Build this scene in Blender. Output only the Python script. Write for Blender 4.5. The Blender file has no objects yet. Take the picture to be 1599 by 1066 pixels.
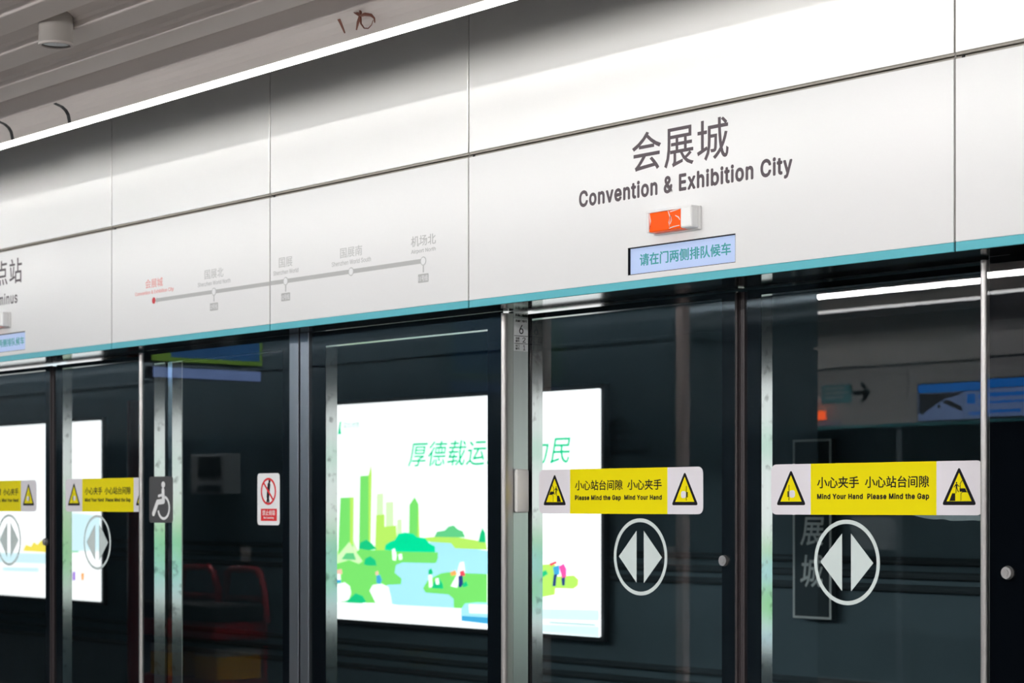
import bpy, bmesh, math, random
from mathutils import Matrix, Vector

# ------------------------------------------------------------------ camera, world, exposure
# X runs along the platform edge, Y is the distance from the camera towards the track, Z is up (platform floor = 0)
S = bpy.context.scene
C = S.collection
cam_d = bpy.data.cameras.new('camera')
cam_d.sensor_width = 36.0
cam_d.lens = 72.97
cam_d.shift_y = 0.1607
cam_d.clip_end = 200
cam_d.dof.use_dof = True
cam_d.dof.focus_distance = 6.6
cam_d.dof.aperture_fstop = 5.0
cam = bpy.data.objects.new('camera', cam_d)
C.objects.link(cam)
cam.location = (0, 0, 1.6)
cam.rotation_euler = (math.pi / 2, 0, math.asin(0.7626))
S.camera = cam

w = bpy.data.worlds.new('station_air')
w.use_nodes = True
w.node_tree.nodes['Background'].inputs[0].default_value = (0.75, 0.85, 1, 1)
w.node_tree.nodes['Background'].inputs[1].default_value = 0.02
S.world = w
S.view_settings.view_transform = 'Standard'
S.view_settings.look = 'None'
S.view_settings.exposure = 0.0
S.view_settings.gamma = 1.0
S.view_settings.use_curve_mapping = False
S.cycles.max_bounces = 10
S.cycles.transparent_max_bounces = 24
S.cycles.caustics_reflective = False
S.cycles.caustics_refractive = False
S.cycles.sample_clamp_indirect = 6.0

LED = 88.0          # radiance of the linear ceiling lights
WASH = ((3.0, -1.5, 22), (1.3, 8, 26), (2.7, 30, 48))        # area lights added along the light line to brighten the wall: watts, degrees below level, spread


# ------------------------------------------------------------------ materials
MATS = {}


def mat(name, col, rough=0.5, metal=0.0, spec=0.5, noise=0.04, scale=6.0, emit=0.0, stretch=(1, 1, 1), coat=0.0):
    m = bpy.data.materials.new(name)
    m.use_nodes = True
    nt = m.node_tree
    b = nt.nodes['Principled BSDF']
    b.inputs['Roughness'].default_value = rough
    b.inputs['Metallic'].default_value = metal
    b.inputs['Specular IOR Level'].default_value = spec
    b.inputs['Coat Weight'].default_value = coat
    c = tuple(col) + (1,)
    if noise > 0:
        tc = nt.nodes.new('ShaderNodeTexCoord')
        mp = nt.nodes.new('ShaderNodeMapping')
        mp.inputs['Scale'].default_value = stretch
        nz = nt.nodes.new('ShaderNodeTexNoise')
        nz.inputs['Scale'].default_value = scale
        nz.inputs['Detail'].default_value = 4
        rp = nt.nodes.new('ShaderNodeMapRange')
        rp.inputs['To Min'].default_value = 1 - noise
        rp.inputs['To Max'].default_value = 1 + noise
        mx = nt.nodes.new('ShaderNodeVectorMath')
        mx.operation = 'SCALE'
        mx.inputs[0].default_value = col
        nt.links.new(tc.outputs['Object'], mp.inputs['Vector'])
        nt.links.new(mp.outputs['Vector'], nz.inputs['Vector'])
        nt.links.new(nz.outputs['Fac'], rp.inputs['Value'])
        nt.links.new(rp.outputs['Result'], mx.inputs['Scale'])
        nt.links.new(mx.outputs['Vector'], b.inputs['Base Color'])
    else:
        b.inputs['Base Color'].default_value = c
    if emit > 0:
        b.inputs['Emission Color'].default_value = c
        b.inputs['Emission Strength'].default_value = emit
    MATS[name] = m
    return m


def glass_mat(name, tint, ior):
    m = bpy.data.materials.new(name)
    m.use_nodes = True
    nt = m.node_tree
    nt.nodes.clear()
    out = nt.nodes.new('ShaderNodeOutputMaterial')
    mix = nt.nodes.new('ShaderNodeMixShader')
    tr = nt.nodes.new('ShaderNodeBsdfTransparent')
    tr.inputs[0].default_value = tuple(tint) + (1,)
    gl = nt.nodes.new('ShaderNodeBsdfGlossy')
    gl.inputs['Roughness'].default_value = 0.0
    fr = nt.nodes.new('ShaderNodeFresnel')
    fr.inputs['IOR'].default_value = ior
    geo = nt.nodes.new('ShaderNodeNewGeometry')
    inv = nt.nodes.new('ShaderNodeMath'); inv.operation = 'SUBTRACT'; inv.inputs[0].default_value = 1.0
    mul = nt.nodes.new('ShaderNodeMath'); mul.operation = 'MULTIPLY'
    # slightly uneven toughened glass
    tc = nt.nodes.new('ShaderNodeTexCoord')
    nz = nt.nodes.new('ShaderNodeTexNoise'); nz.inputs['Scale'].default_value = 1.2; nz.inputs['Detail'].default_value = 0
    bp = nt.nodes.new('ShaderNodeBump'); bp.inputs['Strength'].default_value = 0.004; bp.inputs['Distance'].default_value = 0.01
    nt.links.new(tc.outputs['Object'], nz.inputs['Vector'])
    nt.links.new(nz.outputs['Fac'], bp.inputs['Height'])
    nt.links.new(bp.outputs['Normal'], gl.inputs['Normal'])
    nt.links.new(geo.outputs['Backfacing'], inv.inputs[1])
    nt.links.new(fr.outputs[0], mul.inputs[0])
    nt.links.new(inv.outputs[0], mul.inputs[1])
    nt.links.new(mul.outputs[0], mix.inputs[0])
    nt.links.new(tr.outputs[0], mix.inputs[1])
    nt.links.new(gl.outputs[0], mix.inputs[2])
    nt.links.new(mix.outputs[0], out.inputs[0])
    MATS[name] = m
    return m


def steel_mat(name, col, rough, stains=0.0):
    """satin steel, brushed vertically; optional dark drip stains"""
    m = mat(name, col, rough, 1.0, 0.5, 0.08, 60.0, 0, (1, 1, 0.02))
    if stains > 0:
        nt = m.node_tree
        b = nt.nodes['Principled BSDF']
        tc = nt.nodes.new('ShaderNodeTexCoord')
        nz = nt.nodes.new('ShaderNodeTexNoise'); nz.inputs['Scale'].default_value = 22; nz.inputs['Detail'].default_value = 6
        rp = nt.nodes.new('ShaderNodeMapRange')
        rp.inputs['From Min'].default_value = 0.56; rp.inputs['From Max'].default_value = 0.7
        rp.inputs['To Min'].default_value = 1.0; rp.inputs['To Max'].default_value = 1 - stains
        sc = nt.nodes.new('ShaderNodeVectorMath'); sc.operation = 'SCALE'
        src = b.inputs['Base Color'].links[0].from_socket
        nt.links.new(tc.outputs['Object'], nz.inputs['Vector'])
        nt.links.new(nz.outputs['Fac'], rp.inputs['Value'])
        nt.links.new(src, sc.inputs[0])
        nt.links.new(rp.outputs['Result'], sc.inputs['Scale'])
        nt.links.new(sc.outputs['Vector'], b.inputs['Base Color'])
    return m


mat('panel_white', (0.86, 0.855, 0.85), 0.6, 0, 0.15, 0.01, 2)
mat('panel_warm', (0.88, 0.865, 0.84), 0.42, 0.8, 0.3, 0.01, 2)
mat('teal_stripe', (0.10, 0.50, 0.58), 0.45, 0, 0.4, 0.02, 3)
mat('lip_tan', (0.33, 0.30, 0.26), 0.5, 0.0, 0.4, 0.03, 8)
mat('cavity_black', (0.012, 0.012, 0.012), 0.8, 0, 0.2, 0.1, 4)
mat('letter_grey', (0.105, 0.085, 0.095), 0.6, 0, 0.3, 0.02, 8)
mat('map_grey', (0.50, 0.50, 0.49), 0.6, 0, 0.3, 0.01, 8)
mat('map_text', (0.56, 0.56, 0.55), 0.6, 0, 0.3, 0.01, 8)
mat('map_red', (0.62, 0.06, 0.07), 0.6, 0, 0.3, 0.01, 8)
mat('map_red_text', (0.80, 0.36, 0.34), 0.6, 0, 0.3, 0.01, 8)
mat('paint_white', (0.86, 0.86, 0.86), 0.5, 0, 0.4, 0.01, 5)
mat('plastic_white', (0.88, 0.87, 0.86), 0.25, 0, 0.5, 0.01, 5)
mat('lamp_orange', (0.80, 0.085, 0.001), 0.35, 0, 0.1, 0.01, 5, 0.35)
mat('film', (0.95, 0.85, 0.82), 0.12, 0, 0.6, 0.02, 30)
mat('screen_blue', (0.40, 0.505, 0.74), 0.4, 0, 0.3, 0.02, 3, 0.35)
mat('screen_teal', (0.025, 0.25, 0.27), 0.4, 0, 0.3, 0.02, 3, 0.35)
mat('soffit', (0.10, 0.10, 0.10), 0.10, 0.85, 0.5, 0.08, 10)
mat('frit_black', (0.003, 0.004, 0.006), 0.9, 0, 0.0, 0.1, 5)
steel_mat('steel', (0.50, 0.485, 0.475), 0.36)
steel_mat('steel_side', (0.52, 0.52, 0.52), 0.28)
steel_mat('steel_blue', (0.22, 0.245, 0.275), 0.38)
steel_mat('steel_stained', (0.60, 0.61, 0.60), 0.11, 0.45)
mat('rubber', (0.035, 0.026, 0.028), 0.45, 0, 0.4, 0.1, 20)
mat('bumper_white', (0.88, 0.86, 0.83), 0.6, 0, 0.3, 0.04, 10)
mat('label_silver', (0.85, 0.86, 0.87), 0.5, 0, 0.3, 0.02, 10)
mat('ink', (0.012, 0.011, 0.014), 0.6, 0, 0.08, 0.05, 10)
mat('sticker_white', (0.83, 0.79, 0.83), 0.5, 0, 0.15, 0.01, 4)
mat('sticker_yellow', (0.90, 0.77, 0.001), 0.5, 0, 0.08, 0.01, 4)
mat('arrow_white', (0.66, 0.74, 0.72), 0.5, 0, 0.3, 0.02, 8)
mat('sign_grey', (0.06, 0.06, 0.062), 0.5, 0, 0.3, 0.03, 8)
mat('sign_red', (0.72, 0.02, 0.025), 0.5, 0, 0.3, 0.02, 8)
mat('ceiling_grey', (0.62, 0.62, 0.63), 0.7, 0, 0.1, 0.02, 3)
mat('slat_grey', (0.58, 0.53, 0.50), 0.7, 0, 0.1, 0.02, 3)
mat('light_tube', (1.0, 1.0, 1.0), 0.4, 0, 0.3, 0, 1, LED)
mat('light_tube_edge', (1.0, 1.0, 1.0), 0.4, 0, 0.3, 0, 1, LED * 0.09)
mat('downlight_grey', (0.40, 0.37, 0.34), 0.6, 0, 0.2, 0.02, 3)
mat('chrome_dark', (0.03, 0.03, 0.035), 0.15, 1.0, 0.5, 0.03, 10)
mat('gap_black', (0.01, 0.01, 0.01), 0.6, 0, 0.3, 0.05, 10)
mat('tape_brown', (0.16, 0.055, 0.035), 0.5, 0, 0.3, 0.15, 40)
mat('tunnel_wall', (0.135, 0.20, 0.235), 0.75, 0, 0.25, 0.15, 2.5)
mat('cable_black', (0.06, 0.08, 0.09), 0.5, 0, 0.3, 0.05, 10)
mat('ballast', (0.10, 0.10, 0.10), 0.9, 0, 0.2, 0.3, 12)
mat('pipe_red', (0.20, 0.016, 0.022), 0.5, 0, 0.3, 0.05, 10)
mat('frame_dark', (0.03, 0.035, 0.04), 0.4, 0.3, 0.4, 0.05, 10)
mat('plate_slate', (0.05, 0.07, 0.08), 0.5, 0, 0.3, 0.05, 8)
mat('film_torn', (0.11, 0.16, 0.17), 0.4, 0, 0.4, 0.3, 30)
mat('seal_grey', (0.20, 0.19, 0.175), 0.7, 0, 0.2, 0.03, 10)
mat('plate_letter', (0.80, 0.86, 0.86), 0.5, 0, 0.3, 0.02, 8)
mat('enclosure_blue', (0.10, 0.16, 0.20), 0.07, 0.3, 0.6, 0.04, 1.5)
mat('enclosure_trim', (0.72, 0.60, 0.58), 0.4, 0.0, 0.5, 0.03, 8)
mat('floor_stone', (0.25, 0.24, 0.235), 0.35, 0, 0.4, 0.08, 9)
mat('device_grey', (0.42, 0.47, 0.50), 0.5, 0, 0.4, 0.03, 8)
mat('device_dark', (0.03, 0.04, 0.05), 0.3, 0, 0.4, 0.05, 8)
mat('cart_red', (0.42, 0.02, 0.03), 0.4, 0, 0.4, 0.05, 8)
mat('cart_black', (0.015, 0.015, 0.016), 0.6, 0, 0.3, 0.05, 8)
mat('cart_yellow', (0.80, 0.42, 0.02), 0.5, 0, 0.4, 0.05, 8)
mat('cart_pale', (0.55, 0.55, 0.52), 0.5, 0, 0.4, 0.05, 8)
mat('tv_blue', (0.01, 0.17, 0.62), 0.3, 0, 0.2, 0.15, 5, 3.2)
mat('tv_pale', (0.30, 0.45, 0.85), 0.3, 0, 0.4, 0.25, 7, 1.3)
mat('tv_dark', (0.03, 0.03, 0.04), 0.3, 0, 0.4, 0.3, 9, 0.6)
mat('tv_green', (0.25, 0.50, 0.06), 0.3, 0, 0.4, 0.1, 5, 1.2)
mat('tv_cyan', (0.30, 0.45, 0.90), 0.3, 0, 0.2, 0.25, 6, 1.7)
mat('sign_blue', (0.04, 0.16, 0.40), 0.3, 0, 0.2, 0.25, 6, 1.4)
glass_mat('door_glass', (0.94, 0.965, 0.965), 1.72)

PST = 1.25
for nm, c in dict(white=(1, 1, 1), pale=(0.72, 1.0, 0.52), grass=(0.20, 0.76, 0.15), lime=(0.50, 0.86, 0.13), water=(0.42, 0.83, 0.98),
                  hill=(0.13, 0.62, 0.24), teal=(0.0, 0.75, 0.33), emerald=(0.01, 0.58, 0.22), skin=(1.0, 0.55, 0.45), blue=(0.06, 0.40, 0.70),
                  orange=(1.0, 0.42, 0.12), red=(0.9, 0.08, 0.12), navy=(0.02, 0.05, 0.22), pink=(0.95, 0.10, 0.40), paleblue=(0.70, 0.93, 1.0),
                  grey=(0.50, 0.72, 0.72), yellow=(1.0, 0.80, 0.10), purple=(0.35, 0.15, 0.70), letters=(0.0, 0.55, 0.26), logo=(0.35, 0.45, 0.42)).items():
    mat('poster_' + nm, c, 0.4, 0, 0.2, 0, 1, PST * (1.15 if nm == 'white' else 1.0))


# ------------------------------------------------------------------ mesh helpers
class MB:
    """collects shapes in world metres; build() links them as one mesh object"""

    def __init__(self):
        self.bm = bmesh.new()
        self.slots = []
        self.cur = 0

    def use(self, mname):
        if mname not in self.slots:
            self.slots.append(mname)
        self.cur = self.slots.index(mname)
        return self

    def _fin(self, faces):
        for f in faces:
            f.material_index = self.cur

    def box(self, x0, x1, y0, y1, z0, z1, bev=0.0):
        n0 = set(self.bm.faces)
        r = bmesh.ops.create_cube(self.bm, size=1)
        vs = r['verts']
        for v in vs:
            v.co = Vector((x0 + (v.co.x + .5) * (x1 - x0), y0 + (v.co.y + .5) * (y1 - y0), z0 + (v.co.z + .5) * (z1 - z0)))
        if bev > 0:
            es = list({e for v in vs for e in v.link_edges})
            bmesh.ops.bevel(self.bm, geom=es, offset=bev, segments=2, profile=0.5, affect='EDGES')
        self._fin([f for f in self.bm.faces if f not in n0])
        return self

    def prism(self, pts, y0, y1):
        """polygon of (x, z) points given depth from y0 (towards the camera) to y1"""
        a = [self.bm.verts.new((p[0], y0, p[1])) for p in pts]
        b = [self.bm.verts.new((p[0], y1, p[1])) for p in pts]
        fs = [self.bm.faces.new(a), self.bm.faces.new(b[::-1])]
        n = len(pts)
        for i in range(n):
            fs.append(self.bm.faces.new((a[i], b[i], b[(i + 1) % n], a[(i + 1) % n])))
        self._fin(fs)
        return self

    def extrude_x(self, pts, x0, x1):
        """profile of (y, z) points swept along x"""
        a = [self.bm.verts.new((x0, p[0], p[1])) for p in pts]
        b = [self.bm.verts.new((x1, p[0], p[1])) for p in pts]
        fs = [self.bm.faces.new(a), self.bm.faces.new(b[::-1])]
        n = len(pts)
        for i in range(n):
            fs.append(self.bm.faces.new((a[i], b[i], b[(i + 1) % n], a[(i + 1) % n])))
        self._fin(fs)
        return self

    def extrude_z(self, pts, z0, z1):
        """plan outline of (x, y) points swept upwards"""
        a = [self.bm.verts.new((p[0], p[1], z0)) for p in pts]
        b = [self.bm.verts.new((p[0], p[1], z1)) for p in pts]
        fs = [self.bm.faces.new(a), self.bm.faces.new(b[::-1])]
        n = len(pts)
        for i in range(n):
            fs.append(self.bm.faces.new((a[i], b[i], b[(i + 1) % n], a[(i + 1) % n])))
        self._fin(fs)
        return self

    def cyl(self, p0, p1, r0, r1=None, seg=20):
        r1 = r0 if r1 is None else r1
        p0, p1 = Vector(p0), Vector(p1)
        d = (p1 - p0)
        q = d.to_track_quat('Z', 'Y').to_matrix()
        n0 = []
        a, b = [], []
        for i in range(seg):
            t = 2 * math.pi * i / seg
            o = q @ Vector((math.cos(t), math.sin(t), 0))
            a.append(self.bm.verts.new(p0 + o * r0))
            b.append(self.bm.verts.new(p1 + o * r1))
        n0.append(self.bm.faces.new(a[::-1]))
        n0.append(self.bm.faces.new(b))
        for i in range(seg):
            n0.append(self.bm.faces.new((a[i], a[(i + 1) % seg], b[(i + 1) % seg], b[i])))
        self._fin(n0)
        return self

    def tube(self, pts, r, seg=10):
        pts = [Vector(p) for p in pts]
        rings = []
        for i, p in enumerate(pts):
            d = (pts[min(i + 1, len(pts) - 1)] - pts[max(i - 1, 0)]).normalized()
            q = d.to_track_quat('Z', 'Y').to_matrix()
            rr = r[i] if isinstance(r, (list, tuple)) else r
            rings.append([self.bm.verts.new(p + q @ Vector((math.cos(2 * math.pi * k / seg) * rr, math.sin(2 * math.pi * k / seg) * rr, 0))) for k in range(seg)])
        fs = [self.bm.faces.new(rings[0][::-1]), self.bm.faces.new(rings[-1])]
        for a, b in zip(rings, rings[1:]):
            for k in range(seg):
                fs.append(self.bm.faces.new((a[k], a[(k + 1) % seg], b[(k + 1) % seg], b[k])))
        self._fin(fs)
        return self

    def disc(self, cx, cz, rx, rz, y0, y1, seg=40):
        return self.prism([(cx + rx * math.cos(2 * math.pi * i / seg), cz + rz * math.sin(2 * math.pi * i / seg)) for i in range(seg)], y0, y1)

    def ring(self, cx, cz, ro, ri, y0, y1, seg=64, a0=0.0, a1=2 * math.pi):
        full = abs(a1 - a0 - 2 * math.pi) < 1e-6
        n = seg
        V = []
        for i in range(n + (0 if full else 1)):
            t = a0 + (a1 - a0) * i / n
            c, s = math.cos(t), math.sin(t)
            V.append([self.bm.verts.new((cx + r * c, y, cz + r * s)) for r, y in ((ro, y0), (ri, y0), (ri, y1), (ro, y1))])
        fs = []
        m = len(V)
        for i in range(m if full else m - 1):
            A, B = V[i], V[(i + 1) % m]
            for k in range(4):
                fs.append(self.bm.faces.new((A[k], A[(k + 1) % 4], B[(k + 1) % 4], B[k])))
        if not full:
            fs += [self.bm.faces.new(V[0]), self.bm.faces.new(V[-1][::-1])]
        self._fin(fs)
        return self

    def stroke(self, pts, wd, y0, y1):
        """thick line through (x, z) points with round joints"""
        for i, ((xa, za), (xb, zb)) in enumerate(zip(pts, pts[1:])):
            y0 -= 0.00002
            l = math.hypot(xb - xa, zb - za)
            nx, nz = -(zb - za) / l * wd / 2, (xb - xa) / l * wd / 2
            self.prism([(xa + nx, za + nz), (xb + nx, zb + nz), (xb - nx, zb - nz), (xa - nx, za - nz)], y0, y1)
        for x, z in pts:
            y0 -= 0.00002
            self.disc(x, z, wd / 2, wd / 2, y0, y1, 12)
        return self

    def build(self, name, m=None, parent=None, smooth=False, shear=None):
        bmesh.ops.recalc_face_normals(self.bm, faces=self.bm.faces[:])
        me = bpy.data.meshes.new(name)
        org = root_of(parent).location if parent else Vector((0, 0, 0))
        for v in self.bm.verts:
            if shear:
                v.co.y += (shear[0] - v.co.x) * shear[1]
            v.co -= org
        self.bm.to_mesh(me)
        self.bm.free()
        for s in (self.slots or [m]):
            me.materials.append(MATS[s])
        o = bpy.data.objects.new(name, me)
        C.objects.link(o)
        if parent:
            o.parent = parent
        if smooth:
            for p in me.polygons:
                p.use_smooth = True
            me.set_sharp_from_angle(angle=math.radians(35))
        return o


def root_of(o):
    while o.parent:
        o = o.parent
    return o


def round_rect(x0, x1, z0, z1, r, n=6):
    pts = []
    for cx, cz, a in ((x1 - r, z1 - r, 0), (x0 + r, z1 - r, 90), (x0 + r, z0 + r, 180), (x1 - r, z0 + r, 270)):
        for i in range(n + 1):
            t = math.radians(a + 90 * i / n)
            pts.append((cx + r * math.cos(t), cz + r * math.sin(t)))
    return pts


def round_poly(P, r, n=5):
    """polygon with its corners rounded"""
    out = []
    for i in range(len(P)):
        p, a, b = Vector(P[i]), Vector(P[i - 1]), Vector(P[(i + 1) % len(P)])
        da, db = (a - p).normalized(), (b - p).normalized()
        for k in range(n + 1):
            t = k / n
            s, e = p + da * r, p + db * r
            q = s * (1 - t) ** 2 + p * 2 * t * (1 - t) + e * t * t
            out.append((q.x, q.y))
    return out


def thing(name, label, cat, loc=(0, 0, 0), group=None):
    o = bpy.data.objects.new(name, None)
    C.objects.link(o)
    o.location = loc
    o.empty_display_size = 0.1
    return tag(o, label, cat, group)


def tag(o, label, cat, group=None):
    o['label'] = label
    o['category'] = cat
    o['kind'] = 'thing'
    if group:
        o['group'] = group
    return o


def struct(o):
    o['kind'] = 'structure'
    return o


try:        # the sans serif that ships with Blender; Chinese glyphs come from Blender's own fallback fonts
    import os
    SANS = bpy.data.fonts.load(os.path.join(bpy.utils.system_resource('DATAFILES'), 'fonts', 'Inter.woff2'))
except Exception:
    SANS = None


def wall_wash(y, facing, sh=None):
    """narrow-spread area lights added beside a light line to brighten the wall panels"""
    for watts, down, spread in WASH:
        for i in range(6):
            xw = -22.5 + i * 5.5
            la = bpy.data.lights.new('added_wall_wash', 'AREA')
            la.shape = 'RECTANGLE'; la.size = 5.5; la.size_y = 0.02
            la.energy = watts; la.spread = math.radians(spread)
            la.color = (1.0, 0.985, 0.96)
            lo = bpy.data.objects.new('added_wall_wash', la)
            C.objects.link(lo)
            lo.location = (xw, y + ((sh[0] - xw) * sh[1] if sh else 0), 3.108)
            lo.rotation_euler = (facing * math.radians(90 - down), 0, 0)


def text(name, body, x0, x1, z0, z1, y, m, parent=None, bold=0.0, depth=0.0004, shear=0.0, spacing=1.0, facing='front', xc=None):
    """lettering fitted to the box x0..x1, z0..z1; facing: front = read from -Y, back = read from +Y, side = read from +X (x0/x1 are then y values, y the x)"""
    cu = bpy.data.curves.new(name, 'FONT')
    cu.body = body
    if SANS and body.isascii():
        cu.font = SANS
    cu.size = 1.0
    latin = SANS is not None and body.isascii()
    cu.shear = shear
    cu.space_character = spacing
    cu.resolution_u = 3
    tmp = bpy.data.objects.new(name, cu)
    C.objects.link(tmp)
    dg = bpy.context.evaluated_depsgraph_get()
    me = bpy.data.meshes.new_from_object(tmp.evaluated_get(dg))
    C.objects.unlink(tmp)
    bpy.data.objects.remove(tmp)
    if bold > 0:          # heavier strokes: the outline repeated around itself
        b0 = bmesh.new()
        b0.from_mesh(me)
        b1 = bmesh.new()
        for q in range(8):
            b2 = b0.copy()
            bmesh.ops.translate(b2, verts=b2.verts[:], vec=(bold * math.cos(q * math.pi / 4), bold * math.sin(q * math.pi / 4), 0.00003 * q))
            m2 = bpy.data.meshes.new('tmp')
            b2.to_mesh(m2)
            b1.from_mesh(m2)
            b2.free()
            bpy.data.meshes.remove(m2)
        b1.to_mesh(me)
        b0.free(); b1.free()
    xs = [v.co.x for v in me.vertices]
    ys = [v.co.y for v in me.vertices]
    ax, bx, ay, by = min(xs), max(xs), min(ys), max(ys)
    sx = (x1 - x0) / (bx - ax)
    sz = (z1 - z0) / (by - ay)
    bm = bmesh.new()
    bm.from_mesh(me)
    bpy.data.meshes.remove(me)
    r = bmesh.ops.extrude_face_region(bm, geom=bm.faces[:])
    back = [g for g in r['geom'] if isinstance(g, bmesh.types.BMVert)]
    bs = set(back)
    for v in bm.verts:
        u = (v.co.x - ax) * sx
        h = z0 + (v.co.y - ay) * sz
        d = 0.0 if v in bs else depth
        if facing == 'front':
            v.co = Vector((x0 + u, y - d - v.co.z, h))
        elif facing == 'back':
            v.co = Vector((x1 - u, y + d + v.co.z, h))
        else:
            v.co = Vector((y + d + v.co.z, x0 + u, h))
    b = MB()
    b.bm.free()
    b.bm = bm
    return b.build(name, m, parent)


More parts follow.
